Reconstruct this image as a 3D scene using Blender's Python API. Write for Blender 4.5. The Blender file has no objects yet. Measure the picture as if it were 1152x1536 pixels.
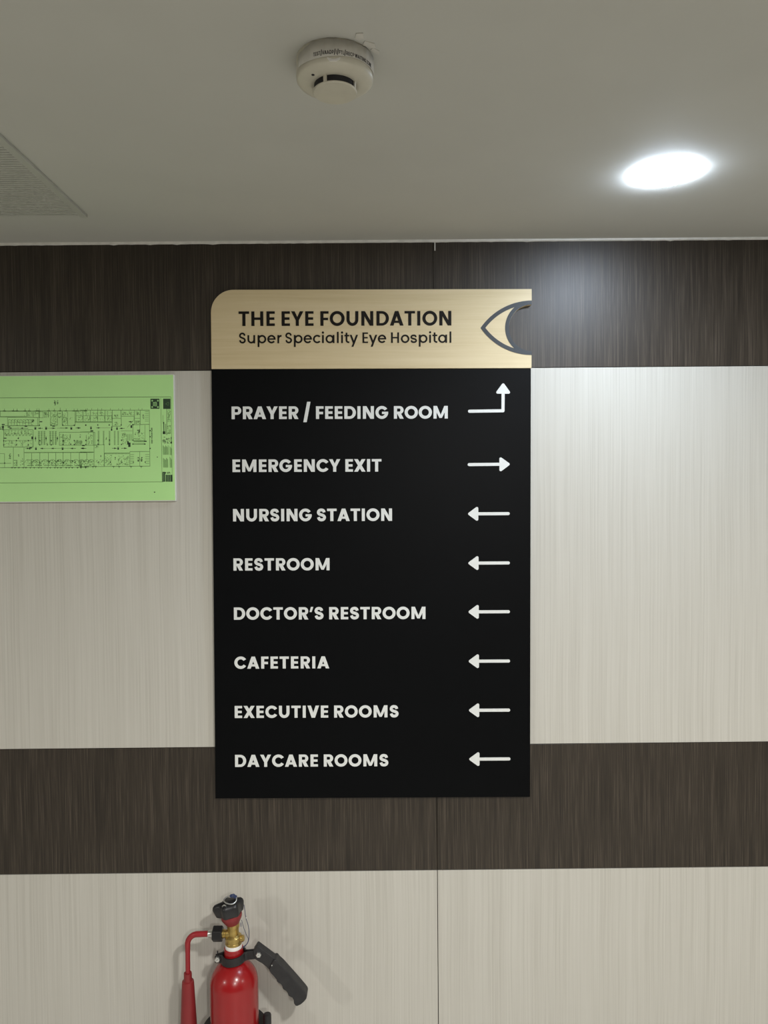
import bpy, math, random
from mathutils import Vector, Matrix

# ---------------------------------------------------------------- scene, camera, light
sc = bpy.context.scene
C = sc.collection
random.seed(7)

F_PX, CX, CY = 1154.0, 576.0, 768.0
CAM = Vector((0.0, -1.731, 1.62))
PITCH, YAW, ROLL = math.radians(-1.60), math.radians(0.20), 0.0088

def cam_axes():
    fwd = Vector((math.sin(YAW) * math.cos(PITCH), math.cos(YAW) * math.cos(PITCH), math.sin(PITCH)))
    r0 = fwd.cross(Vector((0, 0, 1))).normalized()
    u0 = r0.cross(fwd)
    r = r0 * math.cos(ROLL) - u0 * math.sin(ROLL)
    u = r0 * math.sin(ROLL) + u0 * math.cos(ROLL)
    return r, u, fwd
RIGHT, UP, FWD = cam_axes()

cam_data = bpy.data.cameras.new('camera')
cam = bpy.data.objects.new('camera', cam_data)
C.objects.link(cam)
cam.matrix_world = Matrix(((RIGHT.x, UP.x, -FWD.x, CAM.x), (RIGHT.y, UP.y, -FWD.y, CAM.y),
                           (RIGHT.z, UP.z, -FWD.z, CAM.z), (0, 0, 0, 1)))
cam_data.sensor_fit = 'VERTICAL'
cam_data.sensor_height = 24.0
cam_data.lens = 24.0 * F_PX / 1536.0
cam_data.clip_start = 0.02
sc.camera = cam

LAMP_EMIT = 186.0
LAMP_COL = (0.72, 0.84, 1.0)
OTHER_W = 43.0
sc.view_settings.view_transform = 'Standard'
sc.view_settings.look = 'None'
sc.view_settings.exposure = 0.0
sc.view_settings.gamma = 1.0
sc.view_settings.use_curve_mapping = False
world = bpy.data.worlds.new('world')
sc.world = world
world.use_nodes = True
world.node_tree.nodes['Background'].inputs[0].default_value = (0.5, 0.5, 0.5, 1)
world.node_tree.nodes['Background'].inputs[1].default_value = 0.0

def ray(px, py):
    return FWD + RIGHT * ((px - CX) / F_PX) + UP * ((CY - py) / F_PX)
def P(px, py, y=0.0):
    """the point of the plane y = const seen at that pixel"""
    d = ray(px, py)
    return CAM + d * ((y - CAM.y) / d.y)
def PZ(px, py, z):
    d = ray(px, py)
    return CAM + d * ((z - CAM.z) / d.z)

ZC = P(576, 361, 0).z                 # ceiling height
lamp_pos = PZ(998.5, 259, ZC)
# unseen ceiling lamps: middle pair read off highlights, outer pair added for fill light
for lx, ly, lw in ((0.50, -1.70, 0.80), (0.50, -3.00, 1.00), (2.50, -1.90, 0.34), (-2.45, -2.50, 0.66)):
    ld = bpy.data.lights.new('unseen_lamp', 'AREA')
    ld.shape = 'DISK'; ld.size = 0.134; ld.energy = OTHER_W * lw
    ld.color = (1.0, 0.985, 0.94)
    lo = bpy.data.objects.new('unseen_lamp', ld)
    lo.location = (lx, ly, ZC - 0.012)
    C.objects.link(lo)

# ---------------------------------------------------------------- materials
def mat(name, col, rough=0.5, metal=0.0, spec=0.5, coat=0.0, noise=0.0, nscale=40.0, bump=0.0, bscale=200.0):
    m = bpy.data.materials.new(name)
    m.use_nodes = True
    nt = m.node_tree
    b = nt.nodes['Principled BSDF']
    b.inputs['Base Color'].default_value = (*col, 1)
    b.inputs['Roughness'].default_value = rough
    b.inputs['Metallic'].default_value = metal
    b.inputs['Specular IOR Level'].default_value = spec
    b.inputs['Coat Weight'].default_value = coat
    b.inputs['Coat Roughness'].default_value = 0.08
    if noise or bump:
        tc = nt.nodes.new('ShaderNodeTexCoord')
    if noise:
        n = nt.nodes.new('ShaderNodeTexNoise'); n.inputs['Scale'].default_value = nscale
        n.inputs['Detail'].default_value = 5
        nt.links.new(tc.outputs['Object'], n.inputs['Vector'])
        r = nt.nodes.new('ShaderNodeValToRGB')
        r.color_ramp.elements[0].position = 0.3; r.color_ramp.elements[1].position = 0.7
        r.color_ramp.elements[0].color = (*[c * (1 - noise) for c in col], 1)
        r.color_ramp.elements[1].color = (*[min(1, c * (1 + noise)) for c in col], 1)
        nt.links.new(n.outputs['Fac'], r.inputs['Fac'])
        nt.links.new(r.outputs['Color'], b.inputs['Base Color'])
    if bump:
        n2 = nt.nodes.new('ShaderNodeTexNoise'); n2.inputs['Scale'].default_value = bscale
        nt.links.new(tc.outputs['Object'], n2.inputs['Vector'])
        bp = nt.nodes.new('ShaderNodeBump'); bp.inputs['Strength'].default_value = bump
        bp.inputs['Distance'].default_value = 0.001
        nt.links.new(n2.outputs['Fac'], bp.inputs['Height'])
        nt.links.new(bp.outputs['Normal'], b.inputs['Normal'])
    return m

def grain(name, dark, mid, light, fine=(420, 1, 3.2), broad=(42, 1, 0.7), rough=0.38, spec=0.5, mix=0.5, warp=0.0, bump=0.08, horiz=False, lo=0.3, hi=0.7):
    """laminate with fine long wood grain"""
    m = bpy.data.materials.new(name)
    m.use_nodes = True
    nt = m.node_tree; L = nt.links.new
    b = nt.nodes['Principled BSDF']
    tc = nt.nodes.new('ShaderNodeTexCoord')
    src = tc.outputs['Object']
    if warp:
        w = nt.nodes.new('ShaderNodeTexNoise'); w.inputs['Scale'].default_value = 2.3
        w.inputs['Detail'].default_value = 2
        L(src, w.inputs['Vector'])
        vm = nt.nodes.new('ShaderNodeVectorMath'); vm.operation = 'SCALE'; vm.inputs['Scale'].default_value = warp
        L(w.outputs['Color'], vm.inputs[0])
        va = nt.nodes.new('ShaderNodeVectorMath'); va.operation = 'ADD'
        L(src, va.inputs[0]); L(vm.outputs[0], va.inputs[1])
        src = va.outputs[0]
    def tex(scale, detail, rg):
        mp = nt.nodes.new('ShaderNodeMapping'); mp.inputs['Scale'].default_value = scale
        L(src, mp.inputs['Vector'])
        n = nt.nodes.new('ShaderNodeTexNoise'); n.inputs['Scale'].default_value = 1.0
        n.inputs['Detail'].default_value = detail; n.inputs['Roughness'].default_value = rg
        L(mp.outputs[0], n.inputs['Vector'])
        return n
    n1 = tex(fine, 3, 0.65); n2 = tex(broad, 4, 0.6)
    mx = nt.nodes.new('ShaderNodeMix'); mx.inputs['Factor'].default_value = mix
    L(n1.outputs['Fac'], mx.inputs['A']); L(n2.outputs['Fac'], mx.inputs['B'])
    r = nt.nodes.new('ShaderNodeValToRGB')
    e = r.color_ramp.elements
    e[0].position = lo; e[0].color = (*dark, 1)
    e[1].position = hi; e[1].color = (*light, 1)
    k = e.new((lo + hi) / 2); k.color = (*mid, 1)
    L(mx.outputs['Result'], r.inputs['Fac'])
    L(r.outputs['Color'], b.inputs['Base Color'])
    b.inputs['Roughness'].default_value = rough
    b.inputs['Specular IOR Level'].default_value = spec
    if bump:
        bp = nt.nodes.new('ShaderNodeBump'); bp.inputs['Strength'].default_value = bump
        bp.inputs['Distance'].default_value = 0.0006
        L(n1.outputs['Fac'], bp.inputs['Height']); L(bp.outputs['Normal'], b.inputs['Normal'])
    return m

M = {}
M['dark'] = grain('dark_wood_laminate', (0.012, 0.0080, 0.0045), (0.0315, 0.0228, 0.0145), (0.083, 0.064, 0.047), fine=(520, 1, 6.0), broad=(60, 1, 1.2), rough=0.47, spec=0.50, mix=0.27, warp=0.010, lo=0.36, hi=0.66)
M['cream'] = grain('cream_wood_laminate', (0.455, 0.432, 0.380), (0.535, 0.513, 0.458), (0.585, 0.563, 0.508), fine=(300, 1, 2.2), broad=(40, 1, 0.5), rough=0.48, spec=0.35, mix=0.28, warp=0.010, bump=0.05, lo=0.3, hi=0.66)
M['maple'] = grain('maple_laminate', (0.60, 0.475, 0.27), (0.665, 0.54, 0.325), (0.71, 0.585, 0.37), fine=(4.5, 1, 210), broad=(2.2, 1, 60), rough=0.42, spec=0.4, mix=0.6, warp=0.012, bump=0.0, lo=0.3, hi=0.66)
M['substrate'] = mat('panel_joint_dark', (0.03, 0.025, 0.02), 0.9)
M['ceiling'] = mat('ceiling_paint', (0.535, 0.528, 0.488), 0.75, spec=0.25, noise=0.02, nscale=6, bump=0.06, bscale=60)
M['caulk'] = mat('white_caulk', (0.72, 0.70, 0.65), 0.7, noise=0.1, nscale=60)
M['plain'] = mat('plain_wall_paint', (0.50, 0.49, 0.45), 0.7, noise=0.03, nscale=3)
M['floor'] = mat('floor_tile', (0.55, 0.54, 0.50), 0.3, noise=0.05, nscale=3)
M['black'] = mat('black_acrylic', (0.0010, 0.0013, 0.0018), 0.50, spec=0.105, noise=0.12, nscale=14)
M['white_vinyl'] = mat('white_lettering', (0.74, 0.75, 0.73), 0.5, noise=0.02, nscale=90)
M['ink'] = mat('dark_lettering', (0.008, 0.006, 0.0045), 0.5, spec=0.2, noise=0.1, nscale=90)
M['grey_emblem'] = mat('grey_emblem', (0.050, 0.056, 0.062), 0.5, spec=0.3, noise=0.05, nscale=60)
M['paper'] = mat('green_paper', (0.50, 0.85, 0.335), 0.42, spec=0.45, noise=0.03, nscale=7)
M['board'] = mat('white_board_edge', (0.74, 0.75, 0.70), 0.5, noise=0.02, nscale=30)
M['plan_ink'] = mat('plan_ink', (0.13, 0.28, 0.085), 0.5, noise=0.15, nscale=80)
M['plan_black'] = mat('plan_black_ink', (0.020, 0.052, 0.022), 0.5, noise=0.15, nscale=80)
M['plan_pale'] = mat('plan_pale_print', (0.34, 0.62, 0.24), 0.5, noise=0.1, nscale=80)
M['detector'] = mat('detector_plastic', (0.56, 0.53, 0.44), 0.42, noise=0.04, nscale=50)
M['detector_label'] = mat('label_paper', (0.58, 0.56, 0.51), 0.7, noise=0.08, nscale=70)
M['slot'] = mat('dark_slot', (0.006, 0.005, 0.008), 0.6)
M['label_ink'] = mat('label_ink', (0.05, 0.045, 0.045), 0.6)
M['metal_white'] = mat('white_powder_coat', (0.46, 0.46, 0.415), 0.5, noise=0.02, nscale=30)
M['vent_back'] = mat('vent_backing_grey', (0.19, 0.195, 0.175), 0.7, noise=0.05, nscale=20)
M['red'] = mat('red_gloss_paint', (0.30, 0.007, 0.009), 0.27, coat=0.22, noise=0.05, nscale=25, bump=0.05, bscale=45)
M['red_matt'] = mat('red_plastic', (0.22, 0.018, 0.020), 0.42, noise=0.06, nscale=30)
M['red_hose'] = mat('red_pipe_paint', (0.29, 0.015, 0.021), 0.36, noise=0.06, nscale=40)
M['brass'] = mat('brass', (0.50, 0.36, 0.12), 0.34, metal=0.9, noise=0.15, nscale=60, bump=0.15, bscale=160)
M['rubber'] = mat('black_plastic', (0.014, 0.014, 0.015), 0.38, noise=0.2, nscale=50, bump=0.1, bscale=120)
M['grip'] = mat('black_grip_plastic', (0.020, 0.019, 0.020), 0.5, noise=0.2, nscale=70, bump=0.3, bscale=300)
M['blk_metal'] = mat('black_painted_steel', (0.013, 0.012, 0.013), 0.42, noise=0.2, nscale=50)
M['steel'] = mat('zinc_steel', (0.72, 0.72, 0.70), 0.28, metal=0.9, noise=0.05, nscale=80)
M['tape'] = mat('white_thread_tape', (0.80, 0.78, 0.75), 0.6, noise=0.04, nscale=90)
M['wire'] = mat('blue_seal_wire', (0.05, 0.055, 0.11), 0.45, noise=0.1, nscale=90)
M['blue'] = mat('blue_seal_plastic', (0.03, 0.045, 0.11), 0.4, noise=0.1, nscale=90)

def emission(name, col, s):
    m = bpy.data.materials.new(name); m.use_nodes = True
    nt = m.node_tree
    b = nt.nodes['Principled BSDF']
    b.inputs['Base Color'].default_value = (0.8, 0.8, 0.8, 1)
    b.inputs['Emission Color'].default_value = (*col, 1)
    b.inputs['Emission Strength'].default_value = s
    return m
M['lamp'] = emission('lit_diffuser', LAMP_COL, LAMP_EMIT)

# ---------------------------------------------------------------- mesh helpers
class MB:
    def __init__(s): s.v = []; s.f = []
    def add(s, vs, fs):
        o = len(s.v)
        s.v.extend([tuple(p) for p in vs]); s.f.extend([tuple(i + o for i in f) for f in fs])
        return s
    def box(s, x0, x1, y0, y1, z0, z1):
        return s.add([(x0,y0,z0),(x1,y0,z0),(x1,y1,z0),(x0,y1,z0),(x0,y0,z1),(x1,y0,z1),(x1,y1,z1),(x0,y1,z1)],
                     [(0,3,2,1),(4,5,6,7),(0,1,5,4),(1,2,6,5),(2,3,7,6),(3,0,4,7)])
    def prism(s, poly, y0, y1, cap_back=True):
        """polygon of (x, z), counter-clockwise seen from -y, from y0 (front) to y1 (back)"""
        n = len(poly)
        vs = [(x, y0, z) for x, z in poly] + [(x, y1, z) for x, z in poly]
        fs = [tuple(range(n))] + [(i, i + n, (i + 1) % n + n, (i + 1) % n) for i in range(n)]
        if cap_back: fs.append(tuple(range(2 * n - 1, n - 1, -1)))
        return s.add(vs, fs)
    def strip(s, outer, inner, y0, y1):
        """band between two polylines of (x, z)"""
        n = len(outer)
        vs = [(x, y0, z) for x, z in outer] + [(x, y0, z) for x, z in inner] + [(x, y1, z) for x, z in outer] + [(x, y1, z) for x, z in inner]
        fs = []
        for i in range(n - 1):
            fs.append((i, i + 1, n + i + 1, n + i))
            fs.append((i + 1, i, 2 * n + i, 2 * n + i + 1))
            fs.append((n + i, n + i + 1, 3 * n + i + 1, 3 * n + i))
        fs.append((0, n, 3 * n, 2 * n)); fs.append((n - 1, 2 * n + n - 1, 3 * n + n - 1, n + n - 1))
        return s.add(vs, fs)
    def quad(s, x0, z0, x1, z1, w, y):
        dx, dz = x1 - x0, z1 - z0
        l = math.hypot(dx, dz) or 1e-9
        nx, nz = -dz / l * w / 2, dx / l * w / 2
        ex, ez = 0, 0
        return s.add([(x0 - nx - ex, y, z0 - nz), (x1 - nx, y, z1 - nz), (x1 + nx, y, z1 + nz), (x0 + nx, y, z0 + nz)], [(0, 1, 2, 3)])
    def lathe(s, prof, seg=48, M4=None, a0=0.0, a1=2 * math.pi):
        """profile of (r, z) around z"""
        full = abs(a1 - a0 - 2 * math.pi) < 1e-6
        k = seg if full else seg + 1
        vs = []
        for r, z in prof:
            for i in range(k):
                a = a0 + (a1 - a0) * i / seg
                v = Vector((r * math.cos(a), r * math.sin(a), z))
                vs.append(M4 @ v if M4 else v)
        fs = []
        for j in range(len(prof) - 1):
            for i in range(seg):
                i2 = (i + 1) % k
                fs.append((j * k + i, j * k + i2, (j + 1) * k + i2, (j + 1) * k + i))
        if full and tuple(prof[0]) != tuple(prof[-1]):
            if prof[0][0] > 1e-6: fs.append(tuple(range(k - 1, -1, -1)))
            if prof[-1][0] > 1e-6: fs.append(tuple((len(prof) - 1) * k + i for i in range(k)))
        return s.add(vs, fs)
    def tube(s, pts, r, seg=14, cap=True):
        pts = [Vector(p) for p in pts]
        rr = r if isinstance(r, (list, tuple)) else [r] * len(pts)
        vs = []; n = len(pts)
        t0 = (pts[1] - pts[0]).normalized()
        a = Vector((0, 0, 1)) if abs(t0.z) < 0.9 else Vector((1, 0, 0))
        u = (a - t0 * a.dot(t0)).normalized()
        for i, p in enumerate(pts):
            t = (pts[min(i + 1, n - 1)] - pts[max(i - 1, 0)]).normalized()
            u = (u - t * u.dot(t)).normalized(); w = t.cross(u)
            for j in range(seg):
                an = 2 * math.pi * j / seg
                vs.append(p + u * (rr[i] * math.cos(an)) + w * (rr[i] * math.sin(an)))
        fs = [(i * seg + j, i * seg + (j + 1) % seg, (i + 1) * seg + (j + 1) % seg, (i + 1) * seg + j) for i in range(n - 1) for j in range(seg)]
        if cap: fs += [tuple(range(seg - 1, -1, -1)), tuple((n - 1) * seg + j for j in range(seg))]
        return s.add(vs, fs)
    def build(s, name, material, parent=None, smooth=False, bevel=0.0, label=None, segs=2):
        me = bpy.data.meshes.new(name)
        me.from_pydata(s.v, [], s.f)
        me.validate(); me.update()
        me.materials.append(material)
        o = bpy.data.objects.new(name, me)
        C.objects.link(o)
        if smooth:
            for p in me.polygons: p.use_smooth = True
            me.set_sharp_from_angle(angle=math.radians(38))
        if parent: o.parent = parent
        if bevel:
            b = o.modifiers.new('edge', 'BEVEL'); b.width = bevel; b.segments = segs
            b.limit_method = 'ANGLE'; b.angle_limit = math.radians(40)
        if label: o['label'] = label
        return o

def empty(name, loc, label, cat, rot=(0, 0, 0)):
    o = bpy.data.objects.new(name, None)
    o.empty_display_size = 0.05
    o.location = loc; o.rotation_euler = rot
    o['label'] = label; o['category'] = cat
    C.objects.link(o)
    return o
def struct(o):
    o['kind'] = 'structure'
    return o
def hull(pts):
    pts = sorted(set((round(a, 7), round(b, 7)) for a, b in pts))
    def half(ps):
        h = []
        for p in ps:
            while len(h) > 1 and (h[-1][0]-h[-2][0])*(p[1]-h[-2][1]) - (h[-1][1]-h[-2][1])*(p[0]-h[-2][0]) <= 0: h.pop()
            h.append(p)
        return h
    a, b = half(pts), half(pts[::-1])
    return a[:-1] + b[:-1]
def disc(cx, cz, r, n=20):
    return [(cx + r * math.cos(2 * math.pi * i / n), cz + r * math.sin(2 * math.pi * i / n)) for i in range(n)]
def catmull(pts, n=8):
    out = []
    q = [pts[0]] + list(pts) + [pts[-1]]
    for i in range(1, len(q) - 2):
        p0, p1, p2, p3 = [Vector(v) for v in q[i - 1:i + 3]]
        for k in range(n):
            t = k / n
            out.append(0.5 * ((2 * p1) + (p2 - p0) * t + (2 * p0 - 5 * p1 + 4 * p2 - p3) * t * t + (3 * p1 - p0 - 3 * p2 + p3) * t ** 3))
    out.append(Vector(pts[-1]))
    return out

# ---------------------------------------------------------------- lettering (geometric sans drawn from strokes)
def rect(x0, z0, x1, z1): return ('p', [(x0, z0), (x1, z0), (x1, z1), (x0, z1)])
def poly(*p): return ('p', list(p))
def ring(cx, cz, rx, rz, tx, tz, a0=0, a1=360, n=None):
    n = n or max(6, int(abs(a1 - a0) / 9))
    o = []; i_ = []
    for i in range(n + 1):
        a = math.radians(a0 + (a1 - a0) * i / n)
        o.append((cx + rx * math.cos(a), cz + rz * math.sin(a)))
        i_.append((cx + (rx - tx) * math.cos(a), cz + (rz - tz) * math.sin(a)))
    return ('s', o, i_)
def spine(pts, w):
    c = catmull([(x, z, 0) for x, z in pts], 7)
    o = []; i_ = []
    for i, p in enumerate(c):
        t = (c[min(i + 1, len(c) - 1)] - c[max(i - 1, 0)]).normalized()
        o.append((p.x + t.y * w / 2, p.y - t.x * w / 2)); i_.append((p.x - t.y * w / 2, p.y + t.x * w / 2))
    return ('s', o, i_)
S_PTS = [(.90, .50), (.66, .86), (.02, 1.0), (-.68, .88), (-.97, .50), (-.70, .19), (0, .01), (.72, -.18), (1.0, -.52), (.70, -.88), (0, -1.0), (-.68, -.86), (-.97, -.47)]

BEAR = dict(A=(.02,.02), C=(.025,.02), D=(.085,.025), E=(.085,.055), F=(.085,.03), G=(.025,.06), H=(.085,.085), I=(.085,.085), L=(.085,.03),
            M=(.085,.085), N=(.085,.085), O=(.025,.025), P=(.085,.03), R=(.085,.04), S=(.035,.035), T=(.03,.03), U=(.075,.075), V=(.01,.01),
            W=(.01,.01), X=(.015,.015), Y=(.005,.01), Z=(.03,.03), u=(.07,.08), p=(.08,.03), e=(.03,.03), r=(.08,.0), c=(.03,.02), i=(.08,.08),
            a=(.03,.08), l=(.08,.08), t=(.01,.02), y=(.0,.0), o=(.03,.03), s=(.02,.03))
BEAR['/'] = (.04, .04); BEAR['\u2019'] = (.02, .02); BEAR['('] = (.05, .02); BEAR[')'] = (.02, .05)

def glyph(ch, w):
    k = 1 - 1.6 * (.265 - w); h = .78 * w; X = .775
    d = 1.14 * w
    if ch == 'E':
        W = .625 * k; return W, [rect(0,0,w,1), rect(w,0,W,h), rect(w,.5-h/2,W*.95,.5+h/2), rect(w,1-h,W,1)]
    if ch == 'F':
        W = .62 * k; return W, [rect(0,0,w,1), rect(w,.47-h/2,W*.93,.47+h/2), rect(w,1-h,W,1)]
    if ch == 'L':
        W = .58 * k; return W, [rect(0,0,w,1), rect(w,0,W,h)]
    if ch == 'I': return w, [rect(0,0,w,1)]
    if ch == 'H':
        W = .90 * k; return W, [rect(0,0,w,1), rect(W-w,0,W,1), rect(w,.5-h/2,W-w,.5+h/2)]
    if ch == 'T':
        W = .79 * k; return W, [rect(0,1-h,W,1), rect(W/2-w/2,0,W/2+w/2,1-h)]
    if ch == 'P':
        W = .79 * k; r = .325; return W, [rect(0,0,w,1), rect(w,1-h,W-r,1), rect(w,.35,W-r,.35+h), ring(W-r,.675,r,.325,w,h,-90,90)]
    if ch == 'R':
        W = .80 * k; r = .315
        return W, [rect(0,0,w,1), rect(w,1-h,W-r-.01,1), rect(w,.37,W-r-.01,.37+h), ring(W-r-.01,.685,r,.315,w,h,-90,90),
                   poly((W-d*1.08,0),(W,0),(W*.30+d*1.08,.45),(W*.30,.45))]
    if ch == 'D':
        W = .94 * k; r = .5 if W > .8 else .46; return W, [rect(0,0,w,1), rect(w,1-h*1.05,W-r,1), rect(w,0,W-r,h*1.05), ring(W-r,.5,r,.5,w*1.02,h*1.05,-90,90)]
    if ch == 'O':
        W = 1.07 * (k + 1) / 2; return W, [ring(W/2,.5,W/2,.512,w,w*.93)]
    if ch == 'C':
        rx = .53 * (k + 1) / 2; W = rx * (1 + math.cos(math.radians(31))); return W, [ring(rx,.5,rx,.512,w,w*.93,33,327)]
    if ch == 'G':
        rx = .515 * (k + 1) / 2; W = rx * 2; return W, [ring(rx,.5,rx,.512,w,w*.93,34,352), rect(rx*1.02,.375,W-.004,.375+h*.95)]
    if ch == 'S':
        W = .77 * k; a = (W - w) / 2; b = (1.02 - w * .9) / 2
        return W, [spine([(W/2 + x * a, .5 + z * b) for x, z in S_PTS], w * .93)]
    if ch == 'U':
        W = .89 * k; return W, [rect(0,.43,w,1), rect(W-w,.43,W,1), ring(W/2,.43,W/2,.442,w,w*.93,180,360)]
    if ch == 'A':
        W = 1.02 * k; a = d / 2; return W, [poly((0,0),(d,0),(W/2+a,1),(W/2-a,1)), poly((W-d,0),(W,0),(W/2+a,1),(W/2-a,1)), rect(W*.22,.185,W*.78,.185+h*.92)]
    if ch == 'V':
        W = .98 * k; a = d / 2; return W, [poly((0,1),(W/2-a,0),(W/2+a,0),(d,1)), poly((W-d,1),(W/2-a,0),(W/2+a,0),(W,1))]
    if ch == 'W':
        W = 1.4 * k; a = d / 2; q = W * .29
        return W, [poly((0,1),(q-a,0),(q+a,0),(d,1)), poly((W/2-a,1),(q-a,0),(q+a,0),(W/2+a,1)), poly((W/2-a,1),(W-q-a,0),(W-q+a,0),(W/2+a,1)), poly((W-d,1),(W-q-a,0),(W-q+a,0),(W,1))]
    if ch == 'Y':
        W = .92 * k; return W, [rect(W/2-w/2,0,W/2+w/2,.44), poly((0,1),(W/2-w/2,.38),(W/2+w/2,.38),(d,1)), poly((W-d,1),(W/2-w/2,.38),(W/2+w/2,.38),(W,1))]
    if ch == 'X':
        W = .94 * k; e = 1.22 * w; return W, [poly((0,1),(W-e,0),(W,0),(e,1)), poly((0,0),(e,0),(W,1),(W-e,1))]
    if ch == 'N':
        W = .90 * k; return W, [rect(0,0,w,1), rect(W-w,0,W,1), poly((0,1),(W-d,0),(W,0),(d,1))]
    if ch == 'M':
        W = 1.17 * k; b = .40 * w; return W, [rect(0,0,w,1), rect(W-w,0,W,1), poly((0,1),(W/2-b,.05),(W/2+b,.05),(d,1)), poly((W-d,1),(W/2-b,.05),(W/2+b,.05),(W,1))]
    if ch == 'Z':
        W = .75 * k; return W, [rect(0,0,W,h), rect(0,1-h,W,1), poly((0,h),(d*1.1,h),(W,1-h),(W-d*1.1,1-h))]
    if ch == '/': return .58, [poly((0,-.25),(.27,-.25),(.58,1.36),(.31,1.36))]
    if ch == '\u2019': return .30, [poly((.11,1.02),(0,.60),(.17,.60),(.31,1.02))]
    if ch == '(': return .3, [ring(.45,.45,.45,.75,w*.8,w*.5,125,235)]
    if ch == ')': return .3, [ring(-.15,.45,.45,.75,w*.8,w*.5,-55,55)]
    # lower case
    if ch == 'u':
        W = .73; return W, [rect(W-w,0,W,X), rect(0,.35,w,X), ring(W/2,.35,W/2,.362,w,w*.93,180,360)]
    if ch == 'p':
        W = .83; r = .40; return W, [rect(0,-.36,w,X), ring(W-r,X/2,r,X/2+.012,w,w*.93)]
    if ch == 'a':
        W = .85; r = .40; return W, [rect(W-w,0,W,X), ring(r,X/2,r,X/2+.012,w,w*.93)]
    if ch == 'o':
        W = .82; return W, [ring(W/2,X/2,W/2,X/2+.012,w,w*.93)]
    if ch == 'c':
        r = .405; return r*1.77, [ring(r,X/2,r,X/2+.012,w,w*.93,40,320)]
    if ch == 'e':
        W = .80; return W, [ring(W/2,X/2,W/2,X/2+.012,w,w*.93,-6,322), rect(w*.6,X/2-.055,W-.006,X/2-.055+w*.78)]
    if ch == 'r':
        return .40, [rect(0,0,w,X), ring(.40,X-.37,.40,.38,w,w*.95,90,172)]
    if ch == 'i': return w, [rect(0,0,w,X), ('p', disc(w/2,1.0,.108,16))]
    if ch == 'l': return w, [rect(0,0,w,1.07)]
    if ch == 't':
        return .47, [rect(.12,.24,.12+w,.98), ring(.12+.28,.255,.28,.255,w,w*.9,180,270), rect(.395,0,.47,w*.9), rect(0,X-w*.85,.46,X)]
    if ch == 'y':
        W = .80; sl = (W/2 - .55*w) / X; xb = W/2 - .36*sl; q = .57*w
        return W, [poly((0,X),(W/2-q,-.02),(W/2+q*.8,.02),(2*q,X)), poly((xb-q,-.36),(xb+q,-.36),(W,X),(W-2*q,X))]
    if ch == 's':
        W = .65; a = (W-w)/2; b = (X+.02-w*.9)/2
        return W, [spine([(W/2+x*a, X/2+z*b) for x, z in S_PTS], w*.93)]
    return .3, []

def layout(text, w):
    """pieces in cap-height units, plus the ink width and the number of gaps"""
    g = 1 + (.265 - w) * 4.2
    items = []; x = 0; first = True; prev = 0
    for ch in text:
        if ch == ' ': x += .29; continue
        lb, rb = BEAR.get(ch, (.05, .05))
        W, pcs = glyph(ch, w)
        if not first: x += lb * g + prev * g
        items.append([x, pcs]); x += W; prev = rb; first = False
    return items, x
def lettering(mb, text, w, x0, x1, z0, cap, y0, y1, fmap=None):
    """writes text from x0 to x1 on baseline z0; fmap bends (x, y, z)"""
    items, nat = layout(text, w)
    n = len(items)
    tr = ((x1 - x0) / cap - nat) / max(1, n - 1)
    squeeze = 1.0
    if abs(tr) > .09:
        squeeze = (x1 - x0) / cap / nat; tr = 0
    m = MB(); yk = 0
    for i, (gx, pcs) in enumerate(items):
        f = lambda q: (x0 + (gx + i * tr + q[0]) * cap * squeeze, z0 + q[1] * cap)
        for pc in pcs:
            yk += 1; yy = y0 + (3e-5 if y1 - y0 > .0004 else 1e-5) * (yk % 6)
            if pc[0] == 'p': m.prism([f(q) for q in pc[1]], yy, y1, cap_back=False)
            else: m.strip([f(q) for q in pc[1]], [f(q) for q in pc[2]], yy, y1)
    if fmap: m.v = [fmap(*v) for v in m.v]
    return mb.add(m.v, m.f)

# ---------------------------------------------------------------- the setting
XW0, XW1, YF = -3.4, 3.4, -3.3
Z1, Z2, Z3 = P(576, 553.5).z, P(576, 1118.5).z, P(576, 1306).z
XS = P(656, 1300).x
wall = struct(MB().box(XW0 - .1, XW1 + .1, 0.006, 0.16, 0, ZC + .1).build('wall_back', M['substrate']))
gap = 0.0008
def panel(name, x0, x1, z0, z1, m):
    o = MB().box(x0, x1, 0.0, 0.0062, z0, z1).build(name, m, wall, bevel=0.0004, segs=1)
    o['kind'] = 'structure'
    return o
for a, b, ga, gb in ((XW0, XS, 0, gap), (XS, XW1, gap, 0)):
    panel('dark_laminate_panel', a + ga * .35, b - gb * .35, Z1 + gap, ZC, M['dark'])
    panel('cream_laminate_panel', a + ga, b - gb, Z2 + gap, Z1 - gap * .6, M['cream'])
    panel('dark_laminate_panel', a + ga * .5, b - gb * .5, Z3 + gap, Z2 - gap * .4, M['dark'])
    panel('cream_laminate_panel', a + ga, b - gb, 0, Z3 - gap, M['cream'])
struct(MB().box(XW0 - .1, XW1 + .1, YF - .1, 0.16, ZC, ZC + .12).build('ceiling', M['ceiling']))
struct(MB().box(XW0 - .1, XW1 + .1, YF - .1, 0.16, -.12, 0).build('floor', M['floor']))
struct(MB().box(XW0 - .1, XW0, YF, 0.0, 0, ZC).build('wall_left', M['plain']))
struct(MB().box(XW1, XW1 + .1, YF, 0.0, 0, ZC).build('wall_right', M['plain']))
struct(MB().box(XW0 - .1, XW1 + .1, YF - .1, YF, 0, ZC).build('wall_front', M['dark']))
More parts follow.
